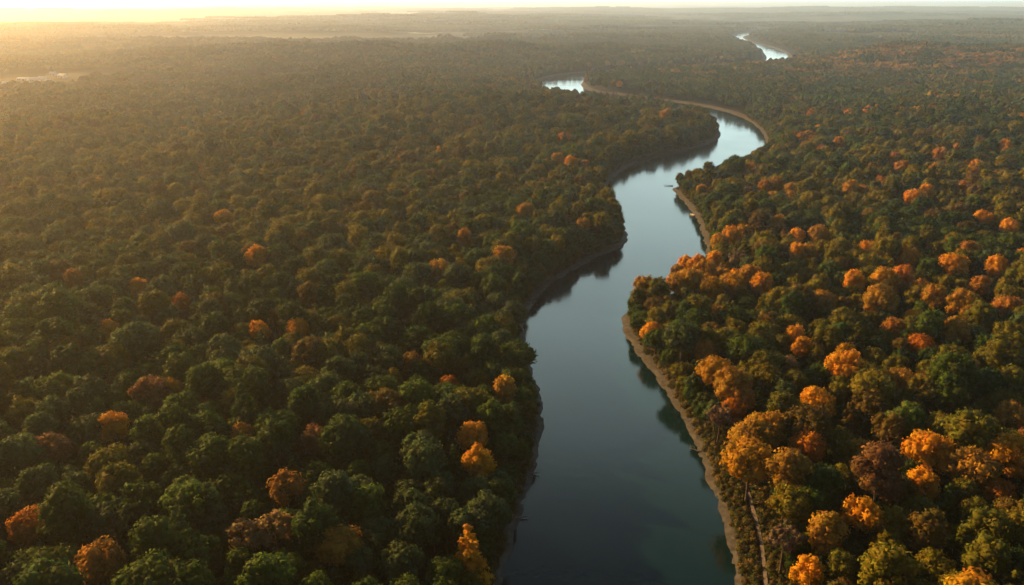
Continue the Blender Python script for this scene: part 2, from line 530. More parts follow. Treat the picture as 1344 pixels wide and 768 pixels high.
def crown_arrays(kind, seed, density=1.0, cards=True, core_sub=1):
    g = np.random.default_rng(seed)
    L = np.array(lobes_for(kind, g))
    # a few lobes stand proud so that the outline is uneven
    V, Fs, S, C, NRM = [], [], [], [], []
    nv = 0
    iv, if_ = ICO1 if core_sub == 1 else ICO2
    for (x, y, z, r_) in L:
        sc = 0.80 if cards else 1.0
        v = iv * (r_ * sc) * np.array([1, 1, 0.88]) * (1 + g.normal(0, .10, (len(iv), 1))) + (x, y, z)
        V.append(v); Fs.append((if_ + nv).ravel()); S.append(np.full(len(if_), 3)); nv += len(v)
        C.append(np.repeat(g.uniform(.75, 1.15) * np.ones((len(if_), 3)), 3, axis=0))
        nn = iv
        NRM.append(nn[if_.ravel()])
    if cards:
        dens = {'sparse': 9.0}.get(kind, 11.0) * density
        for li, (x, y, z, r_) in enumerate(L):
            n_ = int(dens * r_ * r_ * 3.0)
            d = g.normal(size=(n_, 3)); d /= np.linalg.norm(d, axis=1)[:, None]
            p_ = np.array([x, y, z]) + d * (r_ * g.uniform(.80, 1.16, (n_, 1)) * np.array([1, 1, .9]))
            ok = np.ones(n_, bool)
            for lj, (a_, b_, c_, q_) in enumerate(L):
                if lj != li: ok &= np.linalg.norm(p_ - (a_, b_, c_), axis=1) > q_ * .86
            d, p_ = d[ok], p_[ok]; n_ = len(p_)
            nn = d + g.normal(0, .55, (n_, 3)) + (0, 0, .15); nn /= np.linalg.norm(nn, axis=1)[:, None]
            a = np.cross(nn, g.normal(size=(n_, 3))); a /= np.linalg.norm(a, axis=1)[:, None]
            b_ = np.cross(nn, a)
            sz = g.uniform(.22, .46, (n_, 1)) * (0.9 if kind == 'sparse' else 1)
            el = g.uniform(.5, .8, (n_, 1))
            q4 = np.stack([p_ - a * sz, p_ - b_ * sz * el, p_ + a * sz + nn * sz * .25, p_ + b_ * sz * el], 1)
            V.append(q4.reshape(-1, 3)); Fs.append(np.arange(n_ * 4) + nv); S.append(np.full(n_, 4)); nv += n_ * 4
            br = g.uniform(.68, 1.30, (n_, 1)); lob = g.uniform(.85, 1.15) * np.array([1.0, g.uniform(.82, 1.22), 1.0])
            c = np.c_[br * g.uniform(.9, 1.15, (n_, 1)), br, br * g.uniform(.8, 1.1, (n_, 1))] * lob
            C.append(np.repeat(c, 4, axis=0))
            sn = .62 * d + .38 * nn; sn /= np.linalg.norm(sn, axis=1)[:, None]
            NRM.append(np.repeat(sn, 4, axis=0))
    return np.concatenate(V), np.concatenate(Fs), np.concatenate(S), np.concatenate(C), np.concatenate(NRM)

def foliage_mesh(name, A, smooth=True):
    v, f, s, c, nrm = A
    me = mesh_np(name, v, f, s, leaf_m, smooth)
    at_ = me.attributes.new('leafvar', 'FLOAT_COLOR', 'CORNER')
    at_.data.foreach_set('color', np.c_[c, np.ones(len(c))].astype(np.float32).ravel())
    if smooth and nrm is not None: me.normals_split_custom_set(nrm.astype(np.float32).tolist())
    return me

def trunk_mesh(seed, kind):
    g = random.Random(seed); b_ = MB()
    top = 13.0 if kind in ('cone', 'tall') else 11.0
    pts = [(0, 0, -.5), (g.uniform(-.1, .1), g.uniform(-.1, .1), 2), (g.uniform(-.25, .25), g.uniform(-.25, .25), 5.5), (g.uniform(-.4, .4), g.uniform(-.4, .4), 8.5), (g.uniform(-.4, .4), g.uniform(-.4, .4), top)]
    b_.tube(pts, [.36, .29, .23, .16, .05])
    for i in range(7):
        z = g.uniform(5, 10); a = i * 2.4 + g.uniform(-.3, .3); l_ = g.uniform(2.2, 3.6)
        b_.tube([(0, 0, z), (math.cos(a) * l_ * .5, math.sin(a) * l_ * .5, z + .7), (math.cos(a) * l_, math.sin(a) * l_, z + 1.9)], [.11, .07, .02], 5)
    return b_.mesh('trunk', bark_m, True)

PROTO_KINDS = ['round', 'broad', 'tall', 'round', 'cone', 'broad', 'sparse', 'round', 'tall', 'broad', 'sparse', 'cone']
CROWNS, TRUNKS, SRC = [], [], []
for k, kd_ in enumerate(PROTO_KINDS):
    CROWNS.append(foliage_mesh('crown', crown_arrays(kd_, 100 + k)))
    TRUNKS.append(trunk_mesh(300 + k, kd_))

# --- models for the parts of the forest too far away for single leaves
def tri_arrays(kind, seed, scale, off, g):
    v, f, s, c, nrm = crown_arrays(kind, seed, cards=False)
    a = g.uniform(0, 6.28); ca, sa = math.cos(a), math.sin(a)
    v = v * scale; v = np.c_[v[:, 0] * ca - v[:, 1] * sa, v[:, 0] * sa + v[:, 1] * ca, v[:, 2]] + off
    col = np.array([g.uniform(.75, 1.25), g.uniform(.8, 1.2), g.uniform(.7, 1.1)]) * g.uniform(.75, 1.25)
    return v, f, s, c * col

def join(parts):
    V, Fs, S, C, nv = [], [], [], [], 0
    for v, f, s, c in parts:
        V.append(v); Fs.append(f + nv); S.append(s); C.append(c); nv += len(v)
    return np.concatenate(V), np.concatenate(Fs), np.concatenate(S), np.concatenate(C), None

PATCH = 34.0
FARP = 150.0
MID_SINGLE, MID_PATCH, FAR_PATCH = [], [], []
g = np.random.default_rng(55)
for k in range(4):
    MID_SINGLE.append(foliage_mesh('crown', join([tri_arrays(['round', 'broad', 'tall', 'cone'][k], 400 + k, 1.0, (0, 0, 0), g)]), False))
for k in range(4):
    parts = []
    for i in range(4):
        for j in range(4):
            parts.append(tri_arrays(['round', 'broad', 'round', 'tall', 'broad'][g.integers(5)], 500 + 16 * k + 4 * i + j, g.uniform(.8, 1.2),
                                    ((i - 1.5) * 8.5 + g.uniform(-2, 2), (j - 1.5) * 8.5 + g.uniform(-2, 2), 0), g))
    MID_PATCH.append(foliage_mesh('crown', join(parts), False))
for k in range(3):
    n_ = 46; st = FARP / n_
    ii, jj = np.meshgrid(np.arange(n_ + 1), np.arange(n_ + 1), indexing='ij')
    X = (ii * st).ravel(); Y = (jj * st).ravel()
    Z = np.full(len(X), 7.0)
    cols = np.ones((len(X), 3))
    cell = FARP / 16
    for i in range(16):
        for j in range(16):
            cx, cy_ = (i + g.uniform(.1, .9)) * cell, (j + g.uniform(.1, .9)) * cell
            h_, r_ = g.uniform(12, 18), g.uniform(4.5, 6.5)
            cc = np.array([g.uniform(.75, 1.25), g.uniform(.8, 1.2), g.uniform(.7, 1.1)]) * g.uniform(.75, 1.2)
            dx = np.abs(X - cx); dx = np.minimum(dx, FARP - dx); dy = np.abs(Y - cy_); dy = np.minimum(dy, FARP - dy)
            d2 = (dx * dx + dy * dy) / (r_ * r_)
            z = h_ - 8 + 8 * np.sqrt(np.clip(1 - d2, 0, 1))
            up = (d2 < 1) & (z > Z)
            Z[up] = z[up]; cols[up] = cc
    a = (ii[:-1, :-1] * (n_ + 1) + jj[:-1, :-1]).ravel()
    fl = np.c_[a, a + n_ + 1, a + n_ + 2, a + 1]
    v = np.c_[X - FARP / 2, Y - FARP / 2, Z]
    FAR_PATCH.append(foliage_mesh('crown', (v, fl.ravel(), np.full(len(fl), 4), cols[fl.ravel()], None), False))

# ------------------------------------------------------------------ colours of the trees
GREEN = {
    'dark green': (0.032, 0.060, 0.011), 'mid green': (0.052, 0.084, 0.013), 'grey-green': (0.054, 0.080, 0.028),
    'olive': (0.100, 0.098, 0.012), 'yellow-green': (0.140, 0.120, 0.012), 'brownish': (0.104, 0.072, 0.015)}
AUTUMN = {
    'orange': (0.50, 0.225, 0.012), 'golden': (0.36, 0.19, 0.015), 'rust-red': (0.38, 0.135, 0.014), 'copper': (0.30, 0.135, 0.020),
    'russet-brown': (0.17, 0.085, 0.035), 'grey-brown': (0.14, 0.10, 0.065), 'amber': (0.30, 0.165, 0.022), 'pale tan': (0.24, 0.15, 0.06)}
gk, ak = list(GREEN), list(AUTUMN)

# trees whose colour makes them stand out: pixel of the crown's middle, colour, model, size, label
SPECIAL = [
    (150, 560, 'orange', 3, 1.00), (375, 640, 'copper', 10, 1.12), (42, 688, 'rust-red', 1, .95), (133, 740, 'copper', 0, 1.08),
    (615, 724, 'orange', 4, 1.12), (621, 574, 'orange', 0, .95), (628, 606, 'orange', 7, 1.0), (662, 512, 'golden', 8, .95),
    (589, 505, 'rust-red', 3, .72), (540, 480, 'amber', 3, .78), (340, 438, 'orange', 7, .82), (392, 437, 'orange', 0, .85),
    (238, 402, 'rust-red', 0, .8), (145, 441, 'orange', 2, .8), (97, 371, 'copper', 3, .95), (180, 381, 'orange', 7, .85),
    (337, 342, 'orange', 3, 1.1), (295, 290, 'golden', 1, 1.0), (750, 216, 'orange', 5, 1.1), (768, 221, 'copper', 0, .9),
    (413, 577, 'russet-brown', 3, .95), (197, 515, 'russet-brown', 9, 1.15), (222, 512, 'amber', 7, .95), (318, 570, 'amber', 10, .9),
    (322, 702, 'pale tan', 6, 1.05), (362, 694, 'pale tan', 10, 1.05), (610, 320, 'copper', 2, 1.0), (578, 358, 'amber', 5, 1.0), (765, 300, 'amber', 0, .85),
    (65, 590, 'russet-brown', 5, 1.05), (690, 280, 'amber', 1, 1.0), (445, 715, 'amber', 1, 1.0),
    (1072, 527, 'orange', 5, 1.05), (1112, 480, 'orange', 9, 1.15), (1042, 447, 'orange', 0, .85), (1052, 461, 'orange', 7, .85),
    (1130, 675, 'orange', 7, 1.05), (1326, 594, 'orange', 5, 1.2), (1220, 592, 'orange', 9, 1.2), (1210, 634, 'orange', 3, .95),
    (1131, 591, 'golden', 10, .85), (1060, 585, 'rust-red', 5, 1.0), (1008, 562, 'golden', 9, 1.1), (985, 603, 'golden', 1, 1.25),
    (990, 572, 'amber', 5, 1.1), (1155, 397, 'amber', 5, 1.2), (1160, 372, 'golden', 1, 1.1), (1120, 373, 'orange', 3, 1.0),
    (1262, 402, 'golden', 9, 1.1), (1322, 408, 'copper', 1, 1.0), (1307, 356, 'orange', 0, 1.05), (1250, 351, 'orange', 5, 1.1),
    (1190, 341, 'orange', 9, 1.0), (1200, 263, 'orange', 5, 1.15), (1216, 257, 'orange', 0, 1.1), (1100, 191, 'orange', 7, 1.15),
    (985, 226, 'orange', 3, 1.05), (1003, 248, 'copper', 7, 1.0), (1019, 246, 'amber', 0, 1.05), (1289, 291, 'orange', 1, 1.05),
    (1325, 301, 'orange', 5, 1.0), (1019, 297, 'golden', 9, 1.0), (1047, 336, 'orange', 0, .95), (1060, 337, 'amber', 3, .95),
    (890, 376, 'golden', 5, 1.0), (905, 372, 'golden', 1, 1.1), (915, 352, 'orange', 3, 1.0), (925, 360, 'golden', 9, 1.05),
    (938, 345, 'orange', 7, .9), (935, 382, 'golden', 5, 1.0), (899, 351, 'orange', 0, .85), (890, 362, 'amber', 3, .85),
    (960, 377, 'golden', 1, 1.0), (985, 367, 'amber', 9, 1.05), (1000, 377, 'orange', 0, .95), (944, 320, 'golden', 5, .9),
    (960, 312, 'orange', 9, .95), (975, 309, 'amber', 3, .95), (1075, 311, 'amber', 1, 1.0), (940, 487, 'golden', 1, 1.1),
    (960, 502, 'amber', 9, 1.15), (925, 466, 'copper', 0, .85), (1062, 752, 'orange', 3, .8), (1085, 700, 'amber', 8, 1.05),
    (1020, 655, 'russet-brown', 6, .0), (1172, 437, 'copper', 0, .85), (1330, 545, 'amber', 9, .95), (1180, 500, 'amber', 1, 1.0),
    (1265, 250, 'copper', 1, 1.0), (1235, 205, 'copper', 5, 1.1), (1318, 195, 'orange', 9, 1.15), (1255, 437, 'amber', 5, 1.0),
    (975, 520, 'copper', 7, .95), (945, 545, 'grey-brown', 6, .95), (1030, 705, 'grey-brown', 6, .95), (1110, 470, 'golden', 0, .8),
    (1285, 380, 'copper', 7, .95), (1225, 395, 'amber', 0, 1.0), (1080, 400, 'amber', 1, .95), (1275, 612, 'amber', 1, 1.15),
    (895, 448, 'grey-green', 1, 1.15),
]
SPECIAL = [s for s in SPECIAL if s[4] > 0]

def unproject(u, v, up):
    x, y = onplane(u, v, up + 2)
    for _ in range(12):
        h_ = hgt(x, y)
        x, y = onplane(u, v, h_ + up)
    return x, y, hgt(x, y)

placed = []          # x, y, z, proto, scale, rotation, colour name, tint
for (u, v, c, k, s) in SPECIAL:
    x, y, z = unproject(u, v, 10.5 * s)
    s = s * .98
    t = np.array(AUTUMN.get(c) or GREEN[c]) * rng.uniform(.92, 1.08)
    placed.append((x, y, z, k, s, rng.uniform(0, 6.28), c, t, (u, v)))
SX = np.array([[p_[0], p_[1]] for p_ in placed]); SR = np.array([3.6 * p_[4] + 2.4 for p_ in placed])

nz_o, nz_p, nz_g = sines(21, 130), sines(22, 45), sines(23, 90)
HOT = []
for (u, v, ru, rv, pr) in [(945, 362, 66, 36, .75), (1180, 90, 240, 13, .55), (950, 495, 40, 30, .4)]:
    x, y = onplane(u, v, 12); x2, _ = onplane(u + ru, v, 12); _, ya = onplane(u, v - rv, 12); _, yb = onplane(u, v + rv, 12)
    HOT.append((x, (ya + yb) / 2, abs(x2 - x), abs(ya - yb) / 2, pr))

def tints(x, y, side, g):
    n_ = len(x)
    d = np.hypot(x, y)
    right = (side > .5) & (d < 2300)
    t = nz_g(x, y) + g.normal(0, .55, n_)
    tone = nz_o(x, y)
    ci = np.zeros(n_, int)
    warm = np.where(right, .54 - .56 * sstep(600, 1000, d), -.15 + .58 * sstep(200, 480, d)) + .25 * tone + g.normal(0, .42, n_)  # left-hand trees yellow with distance: warm glow put into their tints
    ci[:] = 1
    ci[t < -.5] = 0
    ci[(t > .3) & (warm < .2)] = 2
    ci[(warm > .3)] = 3
    ci[(warm > .68)] = 4
    ci[(warm > .55) & (g.random(n_) < .18)] = 5
    T = np.array([GREEN[k] for k in gk])[ci]
    po = np.where(right, (.07 - .045 * sstep(550, 900, d)) * (1 + nz_p(x, y)) * (1 + .8 * tone), .004)
    for cx, cy_, rx, ry, pr in HOT:
        e = ((x - cx) / rx) ** 2 + ((y - cy_) / ry) ** 2
        po = po + pr * np.exp(-e * 1.2)
    po = np.clip(po, 0, .8)
    isa = g.random(n_) < po
    ai = g.choice(len(ak), n_, p=[.24, .24, .06, .13, .09, .03, .18, .03])
    T[isa] = np.array([AUTUMN[k] for k in ak])[ai[isa]]
    nm = np.array(gk, object)[ci]; nm[isa] = np.array(ak, object)[ai[isa]]
    far_a = isa & (d > 1000)
    T[far_a] = np.array([AUTUMN['amber'], AUTUMN['golden'], AUTUMN['russet-brown']])[g.choice(3, n_, p=[.6, .2, .2])][far_a]
    T = T * g.uniform(.82, 1.2, (n_, 1))
    return T, nm

# ------------------------------------------------------------------ where the trees stand
SP = 8.5
NEAR_R, MID_R, FAR_R = 850.0, 2500.0, 14000.0
TANMAX = math.tan(R(43))

def grid_points(step, y0, y1, jit, extra=70):
    ys = np.arange(y0, y1, step); X, Y = [], []
    for k, yv in enumerate(ys):
        m = yv * TANMAX + extra
        xs = np.arange(-m, m, step) + (step / 2 if k % 2 else 0)
        X.append(xs); Y.append(np.full(len(xs), yv))
    X, Y = np.concatenate(X), np.concatenate(Y)
    return X + rng.uniform(-jit, jit, len(X)) * step, Y + rng.uniform(-jit, jit, len(X)) * step

def clear_of(x, y, side, sd):
    base = np.where(side > .5, np.where(y < 215, np.interp(y, [150, 175, 215], [8.5, 7.0, 4.4]), np.where(y < 330, 4.3, 5.4)), np.where(y < 330, 4.4, 5.2))
    return sd > base

x, y = grid_points(SP, 95, NEAR_R, .30)
sd, side = river_sd(x, y)
ok = clear_of(x, y, side, sd) & (np.hypot(x, y) < NEAR_R) & (open_mask(x, y) < .5)
x, y, sd, side = x[ok], y[ok], sd[ok], side[ok]
dmin = np.full(len(x), 1e9)
for (a_, b_), r_ in zip(SX, SR):
    dmin = np.minimum(dmin, np.hypot(x - a_, y - b_) / r_)
ok = dmin > .92
x, y, sd, side = x[ok], y[ok], sd[ok], side[ok]
z = height(x, y, sd)
T, nm = tints(x, y, side, rng)
scl = rng.uniform(.76, 1.24, len(x)) * np.where(rng.random(len(x)) < .08, 1.18, 1)
scl = np.where((sd < 16) & (side > .5) & (y > 480), scl * .72, np.where(sd < 12, scl * .9, scl))
for (a_, b_) in SX:             # what stands just before a conspicuous tree is lower, as the photo shows these trees whole
    scl = np.where((np.abs(x - a_ * y / b_) < 7) & (b_ - y > 0) & (b_ - y < np.where(b_ > 230, 26, 14)), np.minimum(scl, np.where(b_ - y < 15, .78, .88)), scl)
wts = np.array([.13, .15, .09, .13, .045, .15, .04, .12, .06, .05, .025, .01]); wts /= wts.sum()
pk = rng.choice(12, len(x), p=wts)
rot = rng.uniform(0, 6.28, len(x))

# the largest in view become trees of their own
u_, v_, fw = project(x, y, z + 12 * scl)
inview = (u_ > 2) & (u_ < 1342) & (v_ > 0) & (v_ < 762)
size = np.where(inview, scl / fw, 0)
own = np.argsort(-size)[:300]
aut = np.array([n_ in AUTUMN for n_ in nm])
own = np.r_[np.argsort(-np.where(aut, 0, size))[:300], [i for i in np.argsort(-np.where(aut, size, 0))[:110] if size[i] > 0 and aut[i]]].astype(int)
is_own = np.zeros(len(x), bool); is_own[own] = True

CROWN_FORM = {'round': 'round', 'broad': 'broad', 'tall': 'tall oval', 'cone': 'cone-shaped', 'sparse': 'ragged'}
TREES = []           # every tree that is an object: dict
for p_ in placed:
    TREES.append(dict(x=p_[0], y=p_[1], z=p_[2], k=p_[3], s=p_[4], r=p_[5], c=p_[6], t=p_[7], px=p_[8], special=True, sz=1.14 if p_[1] > 230 else 1.0))
for i in own:
    TREES.append(dict(x=x[i], y=y[i], z=z[i], k=int(pk[i]), s=float(scl[i]), r=float(rot[i]), c=nm[i], t=T[i], px=(u_[i], v_[i]), special=False))

def make_tree(d):
    kind = PROTO_KINDS[d['k']]
    aut = d['c'] in AUTUMN
    name = 'autumn_tree' if aut else {'cone': 'conical_tree', 'sparse': 'open_crowned_tree'}.get(kind, 'broadleaf_tree')
    sx = d['s']
    t = empty(name, (d['x'], d['y'], d['z']), d['r'], (sx, sx, sx * d.get('sz', 1.0)))
    t['category'] = 'tree'
    t['label'] = d['label']
    t['group'] = 'single trees in autumn colour' if aut else 'green trees of the near forest'
    c = link('crown', CROWNS[d['k']], t)
    c['tint'] = [float(q) for q in d['t']]
    link('trunk', TRUNKS[d['k']], t)
    return t


# labels: a few trees one finds at once are the landmarks; every other tree is placed from the nearest of them
MARKS = {
    (150, 560): ('bright orange round tree standing alone in the lower left forest', 'lone orange lower-left tree'),
    (375, 640): ('ragged copper tree with an open crown, alone among dark green trees', 'ragged copper tree'),
    (42, 688): ('low rust-red broad tree beside the left edge of the photo', 'rust-red left-edge tree'),
    (133, 740): ('dense copper tree at the bottom left, right of the rust-red one', 'copper bottom-left tree'),
    (615, 724): ('narrow cone-shaped orange tree near the left bank at the bottom', 'orange cone-shaped tree'),
    (621, 574): ('orange tree, the farther of two in line near the left bank', 'farther orange left-bank tree'),
    (628, 606): ('orange tree, the nearer of two in line near the left bank', 'nearer orange left-bank tree'),
    (662, 512): ('slim golden tree close to the left bank beyond the orange pair', 'slim golden left-bank tree'),
    (589, 505): ('small rust-red tree left of the slim golden left-bank tree', 'small rust-red tree'),
    (540, 480): ('small amber tree between dark crowns, left of the small rust-red tree', 'small amber tree'),
    (322, 702): ('pale tan ragged tree, left one of two side by side', 'left pale tan tree'),
    (362, 694): ('pale tan ragged tree, right one of two side by side', 'right pale tan tree'),
    (197, 515): ('broad russet-brown tree with an amber tree leaning on its right', 'broad russet-brown tree'),
    (413, 577): ('round russet-brown tree among dark green, beyond the ragged copper tree', 'round russet-brown tree'),
    (65, 590): ('broad russet-brown tree near the left edge of the photo', 'russet-brown left-edge tree'),
    (445, 715): ('broad amber tree at the bottom, right of the two pale tan trees', 'broad amber bottom tree'),
    (340, 438): ('orange tree, left one of two level with each other in mid-left forest', 'left orange mid-left tree'),
    (392, 437): ('orange tree, right one of two level with each other in mid-left forest', 'right orange mid-left tree'),
    (145, 441): ('slender orange tree toward the left edge in the mid-left forest', 'slender orange tree'),
    (97, 371): ('copper tree near the left edge, halfway up the photo', 'copper halfway-up left tree'),
    (337, 342): ('orange round tree alone in the middle of the left forest', 'lone orange mid-forest tree'),
    (295, 290): ('golden broad tree in the sunlit haze of the upper left forest', 'golden hazy upper-left tree'),
    (750, 216): ('wide orange tree, larger of two far up near the left bank', 'wide orange far left-bank tree'),
    (765, 300): ('amber tree on the left bank just before the river narrows', 'amber left-bank bend tree'),
    (1072, 527): ('wide orange tree in the middle of the right forest', 'wide orange mid-right tree'),
    (1112, 480): ('broad orange tree beyond the wide orange mid-right one', 'broad orange mid-right tree'),
    (1042, 447): ('orange round tree, farther of a close pair on the right', 'farther orange pair tree'),
    (1052, 461): ('orange round tree, nearer of a close pair on the right', 'nearer orange pair tree'),
    (1130, 675): ('bright orange round tree low in the right forest', 'bright orange lower-right tree'),
    (1326, 594): ('large bright orange tree beside the right edge of the photo', 'large orange right-edge tree'),
    (1220, 592): ('large spreading orange tree, second in from the right edge', 'spreading orange tree'),
    (1210, 634): ('smaller orange tree just in front of the spreading orange tree', 'orange tree before the spreading one'),
    (1131, 591): ('ragged golden tree between two orange ones in the right forest', 'ragged golden tree'),
    (1060, 585): ('rust-red broad tree behind the right bank golden trees', 'rust-red right-bank tree'),
    (985, 603): ('huge golden tree leaning over the path on the right bank', 'huge golden path tree'),
    (1062, 752): ('small orange tree at the bottom edge right of the footpath', 'small orange bottom tree'),
    (1085, 700): ('tall amber tree near the bottom, beyond the small orange one', 'tall amber lower-right tree'),
    (1030, 705): ('ragged grey-brown tree right beside the footpath', 'grey-brown path tree'),
    (945, 545): ('ragged grey-brown tree close to the right bank', 'grey-brown bank tree'),
    (940, 487): ('broad golden tree on the right bank, farther of two golden neighbours', 'broad golden bank tree'),
    (895, 448): ('big grey-green broad tree on the right bank bend', 'big grey-green bank tree'),
    (1275, 612): ('broad amber tree between the two large orange right trees', 'broad amber right tree'),
    (1155, 397): ('large amber tree midway up the right forest', 'large amber upper-right tree'),
    (1250, 351): ('orange broad tree, left one of two far up on the right', 'left orange far-right tree'),
    (1307, 356): ('orange round tree, right one of two far up on the right', 'right orange far-right tree'),
    (1190, 341): ('orange broad tree farther up, left of the two far-right ones', 'orange upper-right slope tree'),
    (1200, 263): ('orange tree, larger of two touching crowns high on the right', 'larger high-right orange tree'),
    (1289, 291): ('orange broad tree high on the right near the edge', 'orange high right-edge tree'),
    (1100, 191): ('orange round tree farthest up in the right forest', 'farthest orange right tree'),
    (985, 226): ('orange tree near the right bank where the river first bends', 'orange first-bend tree'),
    (915, 352): ('orange round tree in the midst of the golden right-bank grove', 'orange grove tree'),
    (1019, 297): ('golden broad tree upstream of the golden right-bank grove', 'golden upstream tree'),
    (1047, 336): ('orange round tree, left of a touching pair behind the grove', 'orange tree behind the grove'),
    (1000, 377): ('orange round tree at the right end of the golden grove', 'orange grove-end tree'),
}
FORM = {'round': 'round', 'broad': 'broad', 'tall': 'oval', 'cone': 'cone-shaped', 'sparse': 'ragged'}
ORD = ['nearest', 'second', 'third', 'fourth', 'fifth', 'sixth', 'seventh', 'eighth', 'ninth', 'tenth', 'eleventh', 'twelfth', 'thirteenth', 'fourteenth', 'fifteenth', 'sixteenth', 'seventeenth', 'eighteenth', 'nineteenth', 'twentieth']
SECT = ['right of', 'behind-right of', 'behind', 'behind-left of', 'left of', 'front-left of', 'in front of', 'front-right of']
MK = [d for d in TREES if d['special'] and d['px'] in MARKS]
assert len(MK) == len(MARKS), set(MARKS) - {d['px'] for d in MK}
for d in MK: d['label'] = MARKS[d['px']][0]
cells = {}
def is_right(d): return river_sd([d['x']], [d['y']])[1][0] > .5
for d in TREES: d['right'] = is_right(d)
for d in TREES:
    if 'label' in d: continue
    best = min((m for m in MK if m['right'] == d['right']), key=lambda m: math.hypot(d['x'] - m['x'], (d['y'] - m['y']) * .8))
    a = math.atan2(d['y'] - best['y'], d['x'] - best['x'])
    sec = int(round(a / (math.pi / 4))) % 8
    d['aut'] = d['c'] in AUTUMN
    cells.setdefault((best['px'], sec, d['aut']), []).append((math.hypot(d['x'] - best['x'], d['y'] - best['y']), d))
for (px, sec, aut_), L in cells.items():
    L.sort(key=lambda t: t[0])
    for i, (_, d) in enumerate(L):
        look = ('large ' if d['s'] > 1.27 else 'small ' if d['s'] < .84 else '') + d['c'] + ' ' + FORM[PROTO_KINDS[d['k']]]
        order = '' if len(L) == 1 else ORD[i] + (' autumn one ' if aut_ else ' green ')
        d['label'] = f"{look} tree, {order}{SECT[sec]} the {MARKS[px][1]}"
_seen = {}
for d in TREES: _seen.setdefault(d['label'], []).append(d)
print('tree labels', len(TREES), 'distinct', len(_seen), 'longest', max(len(l.split()) for l in _seen))
for d in TREES: make_tree(d)

# ------------------------------------------------------------------ the rest of the forest: one object
PTS = []             # x, y, z, model, scale, rot, tint
rest = ~is_own
PTS.append((x[rest], y[rest], z[rest], pk[rest], scl[rest], rot[rest], T[rest]))
# young trees filling the gaps between the tall ones
ux, uy = grid_points(5.2, 95, 800, .4)
far_u = rng.random(len(uy)) < np.interp(uy, [450, 800], [1, .45])
us, ue = river_sd(ux, uy)
k = far_u & (us > np.where(uy > 240, 4.6, 7.0)) & (open_mask(ux, uy) < .5) & ~((ue > .5) & (uy < 215) & (us < 12))
for (a_, b_), r_ in zip(SX, SR): k &= np.hypot(ux - a_, uy - b_) > 2.5
fpd_ = np.min(np.hypot(ux[:, None] - fp[:, 0][None], uy[:, None] - fp[:, 1][None]), axis=1)
k &= fpd_ > 3.0
ux, uy, us, ue = ux[k], uy[k], us[k], ue[k]
uT = np.array([GREEN['dark green'], GREEN['mid green'], GREEN['olive'], GREEN['brownish']])[rng.choice(4, len(ux), p=[.5, .3, .12, .08])] * rng.uniform(.7, 1.1, (len(ux), 1))
PTS.append((ux, uy, height(ux, uy, us) - 1.2, rng.choice([0, 1, 3, 5, 7, 9], len(ux)), rng.uniform(.40, .66, len(ux)) * np.where(us < 8, .8, 1), rng.uniform(0, 6.28, len(ux)), uT))
# a fringe of low trees leaning over both banks
bi = np.nonzero((BQ[:, 1] > 120) & (BQ[:, 1] < 900) & ~((BSIDE > .5) & (BQ[:, 1] < 205)))[0]
bi = bi[rng.random(len(bi)) < .42]
bp = BQ[bi] + BN[bi] * rng.uniform(3.6, 6.4, len(bi))[:, None]
bs, be = river_sd(bp[:, 0], bp[:, 1])
k = bs > 3.2; bp, bs = bp[k], bs[k]
bT = np.array([GREEN['dark green'], GREEN['mid green'], GREEN['olive'], GREEN['grey-green']])[rng.choice(4, len(bp), p=[.4, .3, .2, .1])] * rng.uniform(.75, 1.1, (len(bp), 1))
PTS.append((bp[:, 0], bp[:, 1], np.maximum(height(bp[:, 0], bp[:, 1], bs), .9) - 1.4, rng.choice([0, 1, 2, 3, 5, 7], len(bp)), rng.uniform(.48, .82, len(bp)), rng.uniform(0, 6.28, len(bp)), bT))
# middle distance
def add_pts(x, y, sd, side, models, smin, smax, rot90=False, tint_soft=0.0):
    z = height(x, y, sd); T, _ = tints(x, y, side, rng)
    if tint_soft:
        T2 = np.mean([tints(x + rng.uniform(-30, 30, len(x)), y + rng.uniform(-30, 30, len(x)), side, rng)[0] for _ in range(4)], axis=0)
        T = T * (1 - tint_soft) + T2 * tint_soft
    k = rng.choice(models, len(x))
    r_ = rng.integers(0, 4, len(x)) * math.pi / 2 if rot90 else rng.uniform(0, 6.28, len(x))
    PTS.append((x, y, z, k, rng.uniform(smin, smax, len(x)), r_, T))
M0 = len(CROWNS); M1 = M0 + len(MID_SINGLE); M2 = M1 + len(MID_PATCH); M3 = M2 + len(FAR_PATCH)
px_, py_ = grid_points(PATCH, 500, MID_R, .03, 100)
sd, side = river_sd(px_, py_)
dd = np.hypot(px_, py_)
om = open_mask(px_, py_)
inr = (dd >= NEAR_R + PATCH * .45) & (dd < MID_R)
edge = (sd < 34) | ((om > .02) & (om < .98)) | (dd < NEAR_R + PATCH * 1.2)
full = inr & ~edge & (om < .5)
add_pts(px_[full], py_[full], sd[full], side[full], np.arange(M1, M2), .92, 1.08, True, .45)
def singles(cx, cy_, half, rlo):
    n_ = int(2 * half / 8.6)
    o_ = (np.arange(n_) - (n_ - 1) / 2) * 8.6
    ox, oy = np.meshgrid(o_, o_)
    X = (cx[:, None] + ox.ravel()[None]).ravel(); Y = (cy_[:, None] + oy.ravel()[None]).ravel()
    X += rng.uniform(-2.4, 2.4, len(X)); Y += rng.uniform(-2.4, 2.4, len(X))
    s_, e_ = river_sd(X, Y)
    k = (s_ > np.where(Y > 1700, 22, 6.5)) & (open_mask(X, Y) < .5) & (np.hypot(X, Y) >= rlo)
    add_pts(X[k], Y[k], s_[k], e_[k], np.arange(M0, M1), .82, 1.2)
sg = (dd >= NEAR_R - PATCH) & (dd < MID_R) & edge & (sd > -20)
singles(px_[sg], py_[sg], PATCH / 2, NEAR_R)
